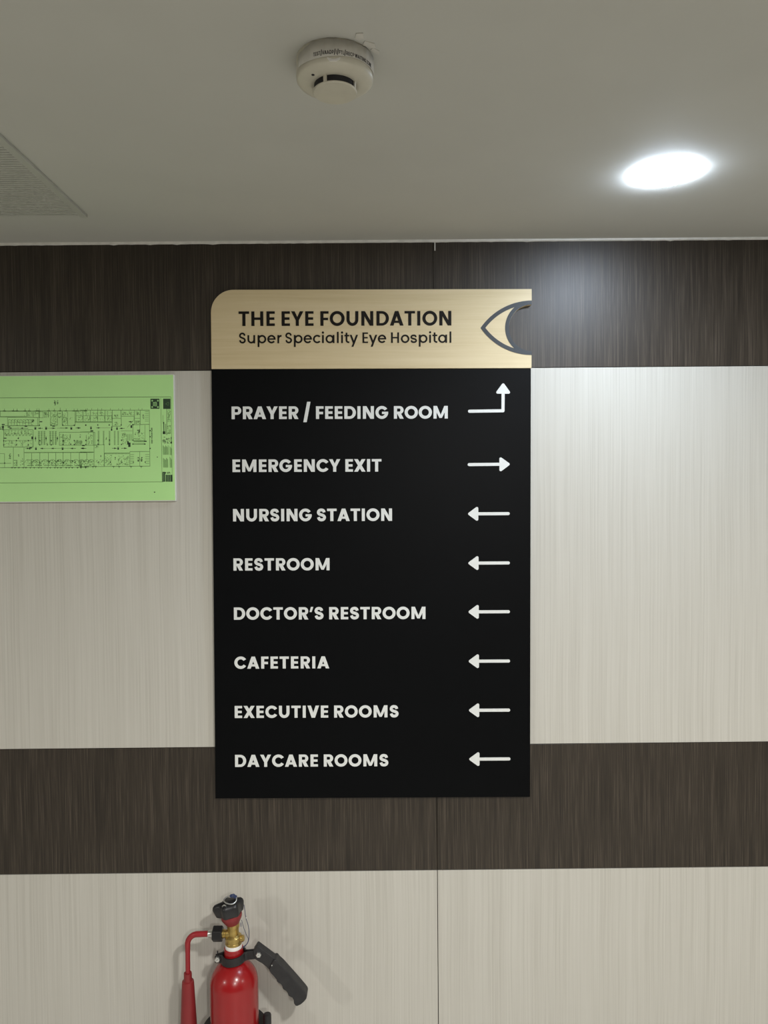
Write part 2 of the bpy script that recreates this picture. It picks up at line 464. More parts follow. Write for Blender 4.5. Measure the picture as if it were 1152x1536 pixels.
# uneven caulk bead along the ceiling line, with a run down the panel joint
m = MB(); n = 260
zb = [ZC - .0046 - .0006 * random.random() ** 3 - (.0012 if random.random() > .975 else 0) for _ in range(n + 1)]
for i in range(n + 1):
    x = -1.3 + 2.6 * i / n
    m.v += [(x, -.0004, zb[i]), (x, -.0042, zb[i] + .001), (x, -.0052, ZC + .0002)]
for i in range(n):
    a = 3 * i
    m.f += [(a, a + 3, a + 4, a + 1), (a + 1, a + 4, a + 5, a + 2)]
jx = P(652.3, 366).x
m.box(jx - .0011, jx + .0011, -.0018, 0.001, P(652.3, 376).z, ZC - .003)
struct(m.build('trim_1', M['caulk']))

# ---------------------------------------------------------------- directory sign
TH, TB = 0.0125, 0.0105           # thickness of the header, of the black board
c_tl, c_tr, c_bl, c_br = P(317.3, 554, -TB), P(796, 552.3, -TB), P(323, 1197.5, -TB), P(795.6, 1195.8, -TB)
rot = (math.atan2(c_tr.z - c_tl.z, c_tr.x - c_tl.x) + math.atan2(c_br.z - c_bl.z, c_br.x - c_bl.x)
       + math.atan2(c_tl.x - c_bl.x, c_tl.z - c_bl.z) * -1 + math.atan2(c_tr.x - c_br.x, c_tr.z - c_br.z) * -1) / 4
orig = (c_bl + c_br) / 2
sign = empty('directory_sign', (orig.x, 0, orig.z), 'tall black hospital directory sign with maple header and white arrows on the wall', 'sign', rot=(0, -rot, 0))
def SL(px, py, t=TB):
    p = P(px, py, -t); dx, dz = p.x - orig.x, p.z - orig.z
    return dx * math.cos(rot) + dz * math.sin(rot), -dx * math.sin(rot) + dz * math.cos(rot)
a, b, c, d = SL(317.3, 554), SL(796, 552.3), SL(323, 1197.5), SL(795.6, 1195.8)
xl, xr = (a[0] + c[0]) / 2, (b[0] + d[0]) / 2
zt, zb_ = (a[1] + b[1]) / 2, (c[1] + d[1]) / 2
MB().box(xl, xr, -TB, -0.0004, zb_, zt).build('black_board', M['black'], sign, bevel=0.0007, label='black board')
# header with round corner and half-round bite
q1, q2, q3, q4 = SL(316.4, 480, TH), SL(797.6, 440, TH), SL(560, 434, TH), SL(560, 553.4, TH)
hx0, hx1, hz1, hz0 = q1[0], q2[0], q3[1], zt + .0002
px2m = (hx1 - hx0) / (797.6 - 316.4)
ec = SL(798.2, 491.7, TH)
ecx, ecz, er = ec[0], ec[1], 34.7 * px2m
Rc = 34 * px2m
pts = [(hx0, hz0), (hx1, hz0)]
aa = math.acos(max(-1, min(1, (hx1 - ecx) / er)))
for i in range(41):
    an = -aa - (2 * math.pi - 2 * aa) * i / 40
    pts.append((ecx + er * math.cos(an), ecz + er * math.sin(an)))
pts.append((hx1, hz1))
for i in range(17):
    an = math.pi / 2 + math.pi / 2 * i / 16
    pts.append((hx0 + Rc + Rc * math.cos(an), hz1 - Rc + Rc * math.sin(an)))
me_h = MB().prism(pts, -TH, -0.0004).build('header_board', M['maple'], sign, bevel=0.0005, segs=1, label='pale maple header')
# eye emblem
m = MB(); y0, y1 = -TH - .0008, -TH + .0002
R2 = 94.3 * px2m; wd = 5.8 * px2m; half = 40.6 * px2m
for sg in (1, -1):
    ccz = ecz + sg * (half - R2)
    o = []; i_ = []
    xo0 = ecx - math.sqrt(R2 ** 2 - (R2 - half) ** 2)
    Ri = R2 - wd
    xi0 = ecx - math.sqrt(Ri ** 2 - (R2 - half) ** 2)
    for k in range(33):
        t = k / 32
        xo = xo0 + (hx1 - xo0) * t; xi = xi0 + (hx1 - xi0) * t
        o.append((xo, ccz + sg * math.sqrt(max(0, R2 ** 2 - (xo - ecx) ** 2))))
        i_.append((xi, ccz + sg * math.sqrt(max(0, Ri ** 2 - (xi - ecx) ** 2))))
    m.strip(o, i_, y0 + (sg > 0) * 2.5e-5, y1)
Ro = half
ao = math.acos(max(-1, min(1, (hx1 - ecx) / Ro))); 
o = []; i_ = []
for k in range(49):
    t = k / 48
    an = ao + (2 * math.pi - 2 * ao) * t; an2 = aa + (2 * math.pi - 2 * aa) * t
    o.append((ecx + Ro * math.cos(an), ecz + Ro * math.sin(an))); i_.append((ecx + er * 1.004 * math.cos(an2), ecz + er * 1.004 * math.sin(an2)))
m.strip(o, i_, y0 + 5e-5, y1)
m.build('eye_emblem', M['grey_emblem'], sign, label='grey outline of an eye')
# lettering
LINES = [('PRAYER / FEEDING ROOM', 347.5, 671.7, 628.7, 628.0, 19.0), ('EMERGENCY EXIT', 348.9, 572.2, 708.0, 707.5, 18.9),
         ('NURSING STATION', 349.7, 588.1, 782.2, 781.2, 18.8), ('RESTROOM', 350.3, 494.4, 856.1, 855.2, 18.6),
         ('DOCTOR\u2019S RESTROOM', 351.0, 638.2, 929.8, 928.2, 18.7), ('CAFETERIA', 351.7, 493.9, 1003.0, 1002.5, 18.4),
         ('EXECUTIVE ROOMS', 352.2, 598.0, 1077.0, 1075.8, 18.5), ('DAYCARE ROOMS', 352.7, 582.7, 1150.4, 1149.2, 18.6)]
for text, x0, x1, b0, b1, hp in LINES:
    l, r = SL(x0, b0), SL(x1, b1)
    m = MB(); lettering(m, text, .248, l[0], r[0], (l[1] + r[1]) / 2, hp * px2m, -TB - .0007, -TB + .0002)
    m.build('lettering', M['white_vinyl'], sign, label='white words ' + text.replace('/', 'or').lower())
for text, x0, x1, b0, b1, hp, w in (('THE EYE FOUNDATION', 358.1, 677.0, 489.7, 487.6, 21.7, .215), ('Super Speciality Eye Hospital', 358.6, 677.0, 515.5, 513.7, 15.7, .168)):
    l, r = SL(x0, b0, TH), SL(x1, b1, TH)
    m = MB(); lettering(m, text, w, l[0], r[0], (l[1] + r[1]) / 2, hp * px2m, -TH - .0007, -TH + .0002)
    m.build('lettering', M['ink'], sign, label='dark words ' + ('of the hospital name' if w > .2 else 'of the hospital subtitle'))
# arrows
def capsule(m, x0, z0, x1, z1, w, dy=0.0):
    m.prism(hull(disc(x0, z0, w / 2) + disc(x1, z1, w / 2)), -TB - .0009 + dy, -TB + .0002, cap_back=False)
def arrow(pts, head_base, apex, name_label):
    m = MB(); sw = 4.7 * px2m; rr = 2.1 * px2m
    L = [SL(*p) for p in pts]
    for i in range(len(L) - 1): capsule(m, *L[i], *L[i + 1], sw, 4e-5 * i)
    ax, az = SL(*apex); bx, bz = SL(*head_base)
    dx, dz = ax - bx, az - bz; l = math.hypot(dx, dz); ux, uz = dx / l, dz / l
    hw = 10.4 * px2m - rr
    cs = [(ax - ux * rr * 1.25, az - uz * rr * 1.25), (bx + ux * rr - uz * hw, bz + uz * rr + ux * hw), (bx + ux * rr + uz * hw, bz + uz * rr - ux * hw)]
    m.prism(hull(sum((disc(x, z, rr) for x, z in cs), [])), -TB - .0010, -TB + .0002, cap_back=False)
    m.build('arrow', M['white_vinyl'], sign, label=name_label)
arrow([(704.3, 616.9), (754.4, 616.2), (754.6, 588)], (754.6, 590.6), (754.7, 574.6), 'white arrow turning upward')
arrow([(703.8, 696.9), (752, 696.4)], (749, 696.5), (764.9, 696.3), 'white arrow pointing right')
for y, xa, xt in ((770.6, 701.8, 762.2), (844.5, 702.2, 762.4), (917.6, 702.5, 762.5), (991.6, 702.8, 762.7), (1065.2, 703.2, 762.9), (1138.4, 703.6, 763.3)):
    arrow([(xt, y - .15), (xa + 12, y + .1)], (xa + 15.6, y + .1), (xa - .2, y + .2), 'white arrow pointing left')

# ---------------------------------------------------------------- green floor plan
TP = 0.011
p_tr, p_br = P(260.2, 562.3, -TP), P(263.3, 751.3, -TP)
bx1 = (p_tr.x + p_br.x) / 2 + .0006
bz1, bz0 = (P(120, 562.6, -TP).z), (P(120, 752.8, -TP).z)
bx0 = bx1 - 0.420
plan = empty('floor_plan_board', ((bx0 + bx1) / 2, 0, bz0), 'green printed floor plan on white board at left of the directory sign', 'floor plan')
def BL(px, py):
    p = P(px, py, -TP)
    return p.x - (bx0 + bx1) / 2, p.z - bz0
hw = (bx1 - bx0) / 2; hh = bz1 - bz0
MB().box(-hw, hw, -TP + .0008, -.0003, 0, hh).build('backing_board', M['board'], plan, bevel=.0006, label='white backing board')
MB().box(-hw + .0012, hw - .0016, -TP, -TP + .0009, .002, hh - .0012).build('green_sheet', M['paper'], plan, label='bright green sheet')
thin, bold, pale = MB(), MB(), MB()
YP = -TP - .00015
PXM = .0015 * (1.731 - TP) / 1.731
zA = lambda x, y: BL(x / 8.862, 590 + y / 8.862)
zB = lambda x, y: BL(120 + x / 7.68, 590 + y / 7.68)
def ln(cv, x0, y0, x1, y1, w=.55, mb=None, y=YP):
    a = cv(x0, y0); b = cv(x1, y1); (mb or thin).quad(*a, *b, w * PXM, y)
def bx(cv, x0, y0, x1, y1, w=.5):
    for e in ((x0, y0, x1, y0), (x1, y0, x1, y1), (x1, y1, x0, y1), (x0, y1, x0, y0)): ln(cv, *e, w)
def fill(cv, x0, y0, x1, y1, mb=None, y=YP):
    ym = (y0 + y1) / 2; a = cv(x0, ym); b = cv(x1, ym); w = abs(cv(x0, y0)[1] - cv(x0, y1)[1]); (mb or bold).quad(*a, *b, w, y)
def arr(cv, x0, y0, x1, y1):
    """a thin route arrow"""
    a = Vector(cv(x0, y0)); b = Vector(cv(x1, y1)); u = (b - a).normalized(); n = Vector((-u.y, u.x)); s = PXM
    bold.quad(*a, *(b - u * 3 * s), .5 * s, YP)
    q = b - u * 4.6 * s
    bold.add([(b.x, YP, b.y), (q.x + n.x * 1.1 * s, YP, q.y + n.y * 1.1 * s), (q.x - n.x * 1.1 * s, YP, q.y - n.y * 1.1 * s)], [(0, 1, 2)])
def scrib(cv, x0, y0, x1, y1, n, mb=None, w=.45):
    """illegible small print / furniture: short strokes inside a box"""
    for _ in range(n):
        x = random.uniform(x0, x1); y = random.uniform(y0, y1)
        if random.random() < .6: ln(cv, x, y, x, min(y1, y + random.uniform(6, 20)), w, mb)
        else: ln(cv, x, y, min(x1, x + random.uniform(6, 22)), y, w, mb)
def arc(cv, cx, cy, r, a0, a1, w=.42):
    for i in range(5):
        t0 = math.radians(a0 + (a1 - a0) * i / 5); t1 = math.radians(a0 + (a1 - a0) * (i + 1) / 5)
        ln(cv, cx + r * math.cos(t0), cy + r * math.sin(t0), cx + r * math.cos(t1), cy + r * math.sin(t1), w)
# border of the sheet
I = lambda x, y: BL(x, y)
ln(I, -18, 597.0, 256.5, 595.4, .75); ln(I, -18, 724.6, 245, 722.8, .7)
ln(I, 241.2, 597, 243.2, 722.8, .5)
ln(I, 256.6, 596, 258.5, 722.6, .45)
# outer walls
ln(zA, -150, 236, 1152, 232, .8); ln(zB, 0, 194, 800, 194, .7); ln(zB, 798, 194, 806, 840, .6); ln(zA, -150, 990, 1152, 982, .7); ln(zB, 0, 846, 806, 838, .7)
for x in (60, 180, 228, 335, 390, 490, 520, 650, 725, 800, 880, 985, 1030, 1140):
    ln(zA, x, 205, x, 236, .6); ln(zA, x - 22, 234, x + 16, 234, 1.0, bold)
for x in (85, 135, 205, 250, 350, 445, 490, 580, 675, 715): ln(zB, x, 172, x, 194, .5)
for x in (160, 200, 250, 310, 345, 405, 455, 515, 550, 630, 670, 730, 765, 810, 880, 920, 960, 1030, 1075, 1140):
    ln(zA, x, 982, x, 1002, .7); ln(zA, x - 12, 986, x + 14, 985, .9, bold)
for x in (12, 65, 92, 150, 182, 388, 452, 588, 706): ln(zB, x, 842, x, 862, .7); ln(zB, x - 14, 842, x + 12, 842, .9, bold)
# upper row of rooms (left half)
bx(zA, 5, 240, 355, 308); ln(zA, 0, 316, 360, 312, .6)
bx(zA, 365, 245, 435, 312, .4); bx(zA, 445, 240, 520, 320, .5); bx(zA, 525, 245, 575, 325, .5); ln(zA, 520, 240, 520, 430, .6)
for x in (600, 618, 640): ln(zA, x, 245, x, 325, .5)
scrib(zA, 570, 245, 650, 320, 26); scrib(zA, 320, 250, 430, 305, 16); scrib(zA, 455, 250, 515, 310, 10)
bx(zA, 100, 322, 500, 430, .45); ln(zA, 60, 432, 525, 430, .7)
for i in range(9):
    x = 112 + i * 38; ln(zA, x, 350, x, 425, .4); ln(zA, x + 4, 352, x + 28, 352, .6); arc(zA, x + 16, 395, 14, 180, 360)
scrib(zA, 105, 345, 450, 425, 46); scrib(zA, 425, 350, 455, 385, 10, bold, .6)
ln(zA, 670, 240, 670, 425, .5); ln(zA, 765, 240, 765, 425, .5); ln(zA, 670, 425, 765, 425, .6)
scrib(zA, 675, 250, 760, 415, 60); scrib(zA, 770, 245, 815, 330, 18)
ln(zA, 828, 240, 828, 425, .9); ln(zA, 900, 250, 900, 425, .5); ln(zA, 828, 428, 1000, 428, .7); ln(zA, 1000, 236, 1000, 425, .6)
scrib(zA, 832, 245, 895, 415, 40); scrib(zA, 925, 310, 960, 350, 4)
for x, y in ((523, 425), (680, 425), (835, 424), (988, 424), (1140, 424), (50, 632), (50, 686), (218, 630), (218, 684), (376, 630), (376, 684), (838, 628), (838, 680), (940, 676), (988, 628), (988, 680), (1142, 628), (1142, 680), (62, 928), (530, 925), (690, 925), (840, 920), (996, 920), (530, 630), (530, 684), (682, 630), (682, 684)):
    fill(zA, x - 7, y - 8, x + 7, y + 8)
# corridor arrows and signs
for x0, x1 in ((260, 112), (375, 265), (570, 500), (675, 740), (800, 912), (1005, 1078)): arr(zA, x0, 464 - (x0 > 760) * 3, x1, 464 - (x0 > 760) * 3)
ln(zA, 620, 464, 700, 464, .4); ln(zA, 760, 463, 850, 462, .4)
for x in (470, 613, 948): fill(zA, x - 12, 445, x + 12, 482); fill(zA, x - 10, 448, x + 10, 456, pale, YP - .0001)
for x, y in ((545, 378), (712, 436), (120, 447), (345, 438), (68, 596), (1108, 692)): fill(zA, x - 18, y - 6, x + 18, y + 6)
fill(zA, 25, 408, 62, 422); fill(zA, 30, 430, 52, 460); fill(zA, 34, 455, 48, 490); scrib(zA, 0, 440, 40, 480, 10, bold, .7)
scrib(zA, 715, 85, 745, 160, 14, bold, .7); scrib(zA, 755, 95, 775, 158, 10, bold, .7); ln(zA, 800, 190, 800, 225, .5)
# left ward
bx(zA, 50, 485, 440, 715, .7); ln(zA, 178, 715, 178, 980, .6); ln(zA, 320, 720, 320, 975, .6)
for i in range(8):
    x = 70 + i * 44; ln(zA, x, 492, x, 550, .4); ln(zA, x + 4, 562, x + 30, 562, .6); arc(zA, x + 20, 530, 17, 0, 180)
scrib(zA, 60, 495, 430, 560, 44); scrib(zA, 60, 625, 435, 705, 60); ln(zA, 300, 630, 300, 710, .5); ln(zA, 60, 630, 435, 628, .4)
fill(zA, 418, 575, 442, 612); scrib(zA, 230, 580, 250, 612, 6, bold, .7)
# waiting seats, with small arrows between
for x in (505, 540, 578, 655, 690, 728):
    for r in range(13): ln(zA, x, 508 + r * 14, x + 26, 508 + r * 14, .55)
    ln(zA, x + 13, 505, x + 13, 690, .35)
for x in (472, 613, 763): arr(zA, x, 640, x, 568)
scrib(zA, 620, 650, 640, 695, 10)
# middle ward
bx(zA, 790, 517, 1260, 690, .6); scrib(zA, 795, 540, 935, 680, 70); scrib(zA, 985, 625, 1095, 680, 26)
ln(zA, 838, 540, 838, 685, .6); ln(zA, 935, 545, 935, 595, .8); scrib(zA, 1060, 550, 1075, 595, 4, bold, .6)
for i in range(9): ln(zA, 1000 + i * 11, 628, 1000 + i * 11, 680, .4)
# lower corridor arrows and room row
for x0, x1 in ((335, 400), (600, 530), (745, 672), (1010, 930), (1150, 1072)): arr(zA, x0, 733, x1, 733)
ln(zA, 560, 733, 1000, 731, .35)
for x in (478, 832): fill(zA, x - 11, 716, x + 11, 752); fill(zA, x - 9, 720, x + 9, 728, pale, YP - .0001)
fill(zA, 390, 718, 425, 732); fill(zA, 385, 730, 405, 745)
ln(zA, 325, 788, 1152, 782, .6)
for i in range(48): ln(zA, 335 + i * 17, 778, 335 + i * 17, 796, .5)
for i, x in enumerate((420, 530, 643, 742, 838, 940, 1055)):
    ln(zA, x, 790, x, 975, .6); arc(zA, x - 45, 920, 42, 180, 360); arc(zA, x + 40, 925, 30, 180, 330)
    scrib(zA, x - 70, 880, x + 25, 965, 34); scrib(zA, x + 10, 885, x + 35, 915, 4, bold, .6); ln(zA, x - 60, 960, x + 30, 958, .8)
scrib(zA, 262, 860, 322, 965, 20); scrib(zA, 185, 885, 230, 965, 16); scrib(zA, 118, 800, 148, 875, 26); scrib(zA, 242, 805, 254, 840, 6, bold, .6)
bx(zA, -20, 802, 60, 930, .5); ln(zA, 0, 932, 150, 930, .5); ln(zA, 62, 930, 62, 985, .5); ln(zA, 185, 890, 225, 890, .8); ln(zA, 225, 890, 225, 970, .7)
# upper row (right half)
for x in (-45, 36, 120, 205, 288, 372): ln(zB, x, 196, x, 330, .6)
ln(zB, -60, 328, 372, 328, .75); ln(zB, -60, 336, 372, 336, .5)
for x in (-45, 36, 120, 205, 288): ln(zB, x, 258, x + 80, 258, .4); scrib(zB, x + 20, 205, x + 78, 315, 22); ln(zB, x + 75, 265, x + 80, 300, .7)
ln(zB, 372, 196, 372, 400, .6); ln(zB, 372, 290, 470, 290, .5); ln(zB, 372, 378, 472, 378, .6); ln(zB, 472, 196, 478, 370, .7)
for x, y in ((68, 365), (205, 365), (337, 365), (475, 365), (610, 360), (208, 542), (208, 588), (340, 540), (340, 588), (478, 540), (478, 588), (610, 540), (610, 585), (70, 542), (748, 585), (350, 794), (482, 794), (615, 792), (752, 792), (210, 795)):
    fill(zB, x - 6, y - 7, x + 6, y + 7)
scrib(zB, 395, 240, 440, 280, 16); scrib(zB, 395, 330, 440, 368, 16)
ln(zB, 478, 263, 622, 263, .6); ln(zB, 628, 196, 628, 360, .6); ln(zB, 694, 196, 694, 360, .6); ln(zB, 628, 288, 694, 288, .4); ln(zB, 628, 318, 694, 318, .4); ln(zB, 622, 263, 622, 305, .4); ln(zB, 622, 305, 545, 392, .4)
scrib(zB, 482, 208, 622, 250, 40); scrib(zB, 635, 210, 690, 250, 18); scrib(zB, 635, 318, 690, 350, 18); scrib(zB, 722, 235, 740, 295, 14, bold, .5)
for i in range(6): ln(zB, 748, 210 + i * 22, 790, 210 + i * 22, .5)
ln(zB, 600, 362, 800, 358, .7); ln(zB, 610, 362, 610, 548, .6); ln(zB, 690, 362, 690, 430, .5); ln(zB, 748, 365, 748, 545, .5)
scrib(zB, 660, 410, 692, 455, 20, bold, .5); scrib(zB, 620, 450, 740, 535, 40)
for i in range(24): ln(zB, 620 + i * 5.4, 540, 620 + i * 5.4, 562, .45); i % 4 or ln(zB, 542 + i * 2.6, 470, 542 + i * 2.6, 545, .4)
ln(zB, 612, 578, 750, 578, .6); ln(zB, 612, 588, 750, 588, .6); fill(zB, 738, 547, 768, 559)
arr(zB, 185, 398, 240, 398); arr(zB, 515, 404, 452, 404); arr(zB, 612, 328, 555, 328); arr(zB, 370, 633, 428, 633); arr(zB, 475, 633, 545, 633); arr(zB, 62, 632, 5, 632); arr(zB, -40, 398, 10, 398)
ln(zB, 240, 398, 360, 398, .4); ln(zB, 365, 380, 365, 415, .8, bold)
for x, y in ((127, 398), (427, 404), (440, 633)): fill(zB, x - 9, y - 16, x + 9, y + 16); fill(zB, x - 7, y - 13, x + 7, y - 6, pale, YP - .0001)
fill(zB, 120, 426, 152, 440); fill(zB, 25, 595, 55, 607); fill(zB, 583, 368, 602, 398); fill(zB, 357, 408, 372, 430); fill(zB, 605, 356, 618, 366)
# seat columns (right half)
for x in (205, 262, 330, 390, 430):
    for r in range(11): ln(zB, x, 438 + r * 15, x + 20, 438 + r * 15, .6)
    ln(zB, x + 10, 434, x + 10, 600, .35)
scrib(zB, 290, 500, 310, 535, 10); scrib(zB, 478, 450, 545, 590, 50); fill(zB, 545, 552, 562, 590); fill(zB, 556, 568, 582, 618); ln(zB, 470, 432, 545, 432, .5); ln(zB, 545, 432, 605, 432, .4)
ln(zB, 155, 445, 155, 596, .7); ln(zB, 160, 596, 280, 590, .6); ln(zB, 0, 445, 150, 440, .5); ln(zB, 72, 480, 72, 595, .5); scrib(zB, 75, 450, 150, 590, 40); scrib(zB, 0, 545, 25, 590, 8)
ln(zB, 162, 598, 162, 842, .6); ln(zB, 278, 592, 278, 842, .6); scrib(zB, 170, 600, 215, 630, 14); scrib(zB, 170, 755, 275, 830, 24); fill(zB, 236, 714, 244, 732)
ln(zB, 0, 680, 162, 678, .8)
for i in range(17): ln(zB, 4 + i * 9, 672, 4 + i * 9, 686, .5); 
for x in (78,): ln(zB, x, 680, x, 770, .6)
for x in (20, 75, 130): arc(zB, x, 795, 34, 180, 360); scrib(zB, x - 30, 765, x + 28, 835, 28)
for i in range(30): ln(zB, 286 + i * 9.6, 686, 286 + i * 9.6, 702, .45)
ln(zB, 282, 690, 570, 688, .7); ln(zB, 575, 672, 800, 670, .7); ln(zB, 575, 672, 575, 840, .6); ln(zB, 688, 672, 688, 840, .5); ln(zB, 282, 690, 282, 840, .5)
scrib(zB, 288, 710, 365, 830, 44); scrib(zB, 435, 715, 565, 830, 66); scrib(zB, 402, 730, 412, 765, 6, bold, .5); scrib(zB, 415, 800, 450, 830, 12)
for i in range(6): ln(zB, 580, 705 + i * 21, 622, 705 + i * 21, .5); ln(zB, 752, 705 + i * 21, 800, 705 + i * 21, .5)
scrib(zB, 660, 735, 682, 785, 20, bold, .5); scrib(zB, 700, 735, 720, 785, 20, bold, .5)
for y in (430, 500, 635): fill(zB, 800, y - 6, 816, y + 6)
# title, turned sideways
t0 = zB(838, 578); t1 = zB(838, 398)
lettering(bold, 'FIRST FLOOR PLAN', .20, 0, t1[1] - t0[1], 0, 2.1 * PXM, YP, YP + .0001, fmap=lambda x, y, z: (t0[0] - z, y, t0[1] + x))
ln(zB, 822, 395, 822, 580, .45)
# assembly-point symbol and logo block
fill(zB, 812, 62, 915, 178)
for x, y in ((832, 85), (898, 85), (832, 158), (898, 158)):
    cx_, cz_ = zB(x, y); pale.prism(disc(cx_, cz_, 1.35 * PXM, 10), YP - .0002, YP, False)
for x, y in ((850, 108), (850, 124), (850, 140)):
    cx_, cz_ = zB(x - 4, y); pale.prism(disc(cx_, cz_, .8 * PXM, 8), YP - .0002, YP, False); ln(zB, x + 2, y, 882, y + (y - 124) * .35, 1.35, pale, YP - .0002)
ln(zB, 882, 106, 882, 144, 1.0, pale, YP - .0002)
fill(zB, 958, 62, 1043, 180)
for a_, b_ in (((985, 122), (1020, 102)), ((1020, 102), (1020, 140)), ((1020, 140), (985, 122))): ln(zB, *a_, *b_, .35, thin, YP - .0002)
# notes column
ln(zB, 1000, 180, 1000, 480, .6, bold); ln(zB, 955, 250, 958, 350, .5); ln(zB, 965, 330, 968, 470, 1.2, bold); fill(zB, 955, 438, 980, 470); ln(zB, 985, 350, 988, 470, .6, bold)
scrib(zB, 1008, 190, 1045, 330, 44); scrib(zB, 1008, 360, 1045, 470, 40); scrib(zB, 948, 500, 1055, 580, 46, bold, .55); fill(zB, 1044, 556, 1060, 578)
for i in range(7): 
    ln(zB, 958 + i * 9.5, 600 + (i % 3) * 9, 960 + i * 9.5, 708, .7)
    ln(zB, 960 + i * 8.5, 745 + (i % 4) * 7, 962 + i * 8.5, 855, .65)
for i in range(3): ln(zB, 1036 + i * 9, 610 + i * 12, 1038 + i * 9, 712, .65); ln(zB, 1036 + i * 9, 730 + i * 15, 1038 + i * 9, 856, .65)
fill(zB, 950, 905, 982, 1018); fill(zB, 988, 938, 1066, 1018); scrib(zB, 985, 905, 1030, 925, 14, bold, .8)
for x in (1005, 1022, 1040): ln(zB, x, 940, x, 1015, .5, pale, YP - .0002)
ln(zB, 966, 915, 966, 1012, .4, pale, YP - .0002); fill(zB, 1034, 912, 1050, 926, pale)
fill(zB, 886, 730, 896, 740); fill(I, 231, 737.5, 232.8, 739)
thin.build('plan_lines', M['plan_ink'], plan, label='fine dark green lines of rooms')
bold.build('plan_symbols', M['plan_black'], plan, label='black arrows and signs')
pale.build('plan_symbol_details', M['plan_pale'], plan, label='pale figures in black squares')

# ---------------------------------------------------------------- smoke detector
dp = PZ(502, 90, ZC)
det = empty('smoke_detector', (dp.x, dp.y, ZC), 'round off-white smoke detector on the ceiling with printed paper label', 'smoke detector')
MB().lathe([(.0493, .0005), (.0493, -.006), (.0480, -.0075), (.0480, -.0125)], 72).build('mounting_base', M['detector'], det, smooth=True)
MB().lathe([(.0470, -.0115), (.0495, -.0135), (.0497, -.0240), (.0490, -.0275), (.0475, -.0292), (.0440, -.0302), (.0432, -.0306), (.0330, -.0322), (.0308, -.0326), (.0270, -.0326)], 72).build('housing', M['detector'], det, smooth=True)
MB().lathe([(.0268, -.0320), (.0268, -.0410), (.0100, -.0405)], 60).build('smoke_slot', M['slot'], det, smooth=True, label='dark slot around the cap')
MB().lathe([(.0262, -.0403), (.0282, -.0405), (.0286, -.0416), (.0276, -.0430), (.0150, -.0440), (.0, -.0443)], 60).build('cap', M['detector'], det, smooth=True)
for an in (-113, -20, 60, 150):
    m = MB(); a0 = math.radians(an - 4.5); a1 = math.radians(an + 4.5)
    m.lathe([(.0269, -.0322), (.0288, -.0324), (.0284, -.0408), (.0269, -.0408), (.0269, -.0322)], 5, None, a0, a1)
    m.build('cap_post', M['detector'], det)
an = math.radians(-137)
MB().lathe([(.0022, -.0316), (.0021, -.0326), (.0, -.0330)], 14, Matrix.Translation((.0357 * math.cos(an), .0357 * math.sin(an), .0006))).build('indicator_light', M['slot'], det, smooth=True, label='tiny dark indicator light')
# paper label round the side, and torn tape
def cyl(r, zoff=0.0):
    return lambda x, y, z: ((r - y) * math.sin(x / r), -(r - y) * math.cos(x / r), z + zoff)
m = MB(); r = .0503; k = 60
for i in range(k + 1):
    an = math.radians(-62 + 150 * i / k)
    lo_ = -.0222 - .0012 * math.sin(i * .11) ; hi_ = -.0020 - (.006 * max(0, 1 - i / 14) if i < 14 else 0) + .0012 * math.sin(i * .9) * math.sin(i * .37)
    for z in (lo_, hi_): m.v.append((r * math.sin(an), -r * math.cos(an), z))
for i in range(k): m.f.append((2 * i, 2 * i + 2, 2 * i + 3, 2 * i + 1))
pl = m.build('paper_label', M['detector_label'], det, smooth=True, label='torn whitish paper label')
sd = pl.modifiers.new('thick', 'SOLIDIFY'); sd.thickness = .0004; sd.offset = 1
m = MB()
rr = .0510
lettering(m, 'TEST/VAADP/I/FTL/RECP WAITING ZONE', .17, rr * math.radians(-28), rr * math.radians(68), -.0205, .0046, 0, .0003, fmap=lambda x, y, z: cyl(rr)(x, y, z + .0))
m.build('label_print', M['label_ink'], pl, label='small dark printed line')
m = MB()
for ax, ay, sx, sy, rt in ((.046, -.034, .010, .006, .6), (.034, -.052, .006, .008, .3), (.053, -.020, .008, .004, .9)):
    pts = [(-sx, -sy * .6), (sx * .3, -sy), (sx, sy * .2), (sx * .2, sy), (-sx * .8, sy * .7)]
    pts = [(ax + x * math.cos(rt) - y * math.sin(rt), ay + x * math.sin(rt) + y * math.cos(rt)) for x, y in pts]
    n_ = len(pts); m.add([(x, y, -.0010) for x, y in pts] + [(x, y, 0) for x, y in pts], [tuple(range(n_))[::-1]] + [(i, (i + 1) % n_, (i + 1) % n_ + n_, i + n_) for i in range(n_)])
m.build('torn_tape', M['detector_label'], det, label='bits of torn tape on the ceiling')
m = MB(); q = .0499
pts = [(-.007, -.0240), (.010, -.0236), (.009, -.0262), (.005, -.0285), (-.004, -.0285)]
m.prism(pts, 0, .0012); m.v = [cyl(q)(*v) for v in m.v]
m.build('release_tab', M['tape'], det, label='pale tab below the label')

# ---------------------------------------------------------------- ceiling light
R_L = .0565
lamp = empty('ceiling_light', (lamp_pos.x, lamp_pos.y, ZC), 'round glowing bluish white downlight in the ceiling', 'ceiling light')
MB().lathe([(R_L + .003, .0003), (R_L + .0028, -.0003), (R_L + .0004, -.0005), (R_L - .0006, -.0004)], 80).build('rim', M['metal_white'], lamp, smooth=True)
prof = []
for i in range(13):
    a = math.pi / 2 * i / 12
    prof.append((R_L * math.cos(a) ** .55 if i < 12 else 0.0, -.0006 - .0085 * math.sin(a)))
MB().lathe(prof, 72).build('diffuser', M['lamp'], lamp, smooth=True, label='glowing diffuser')

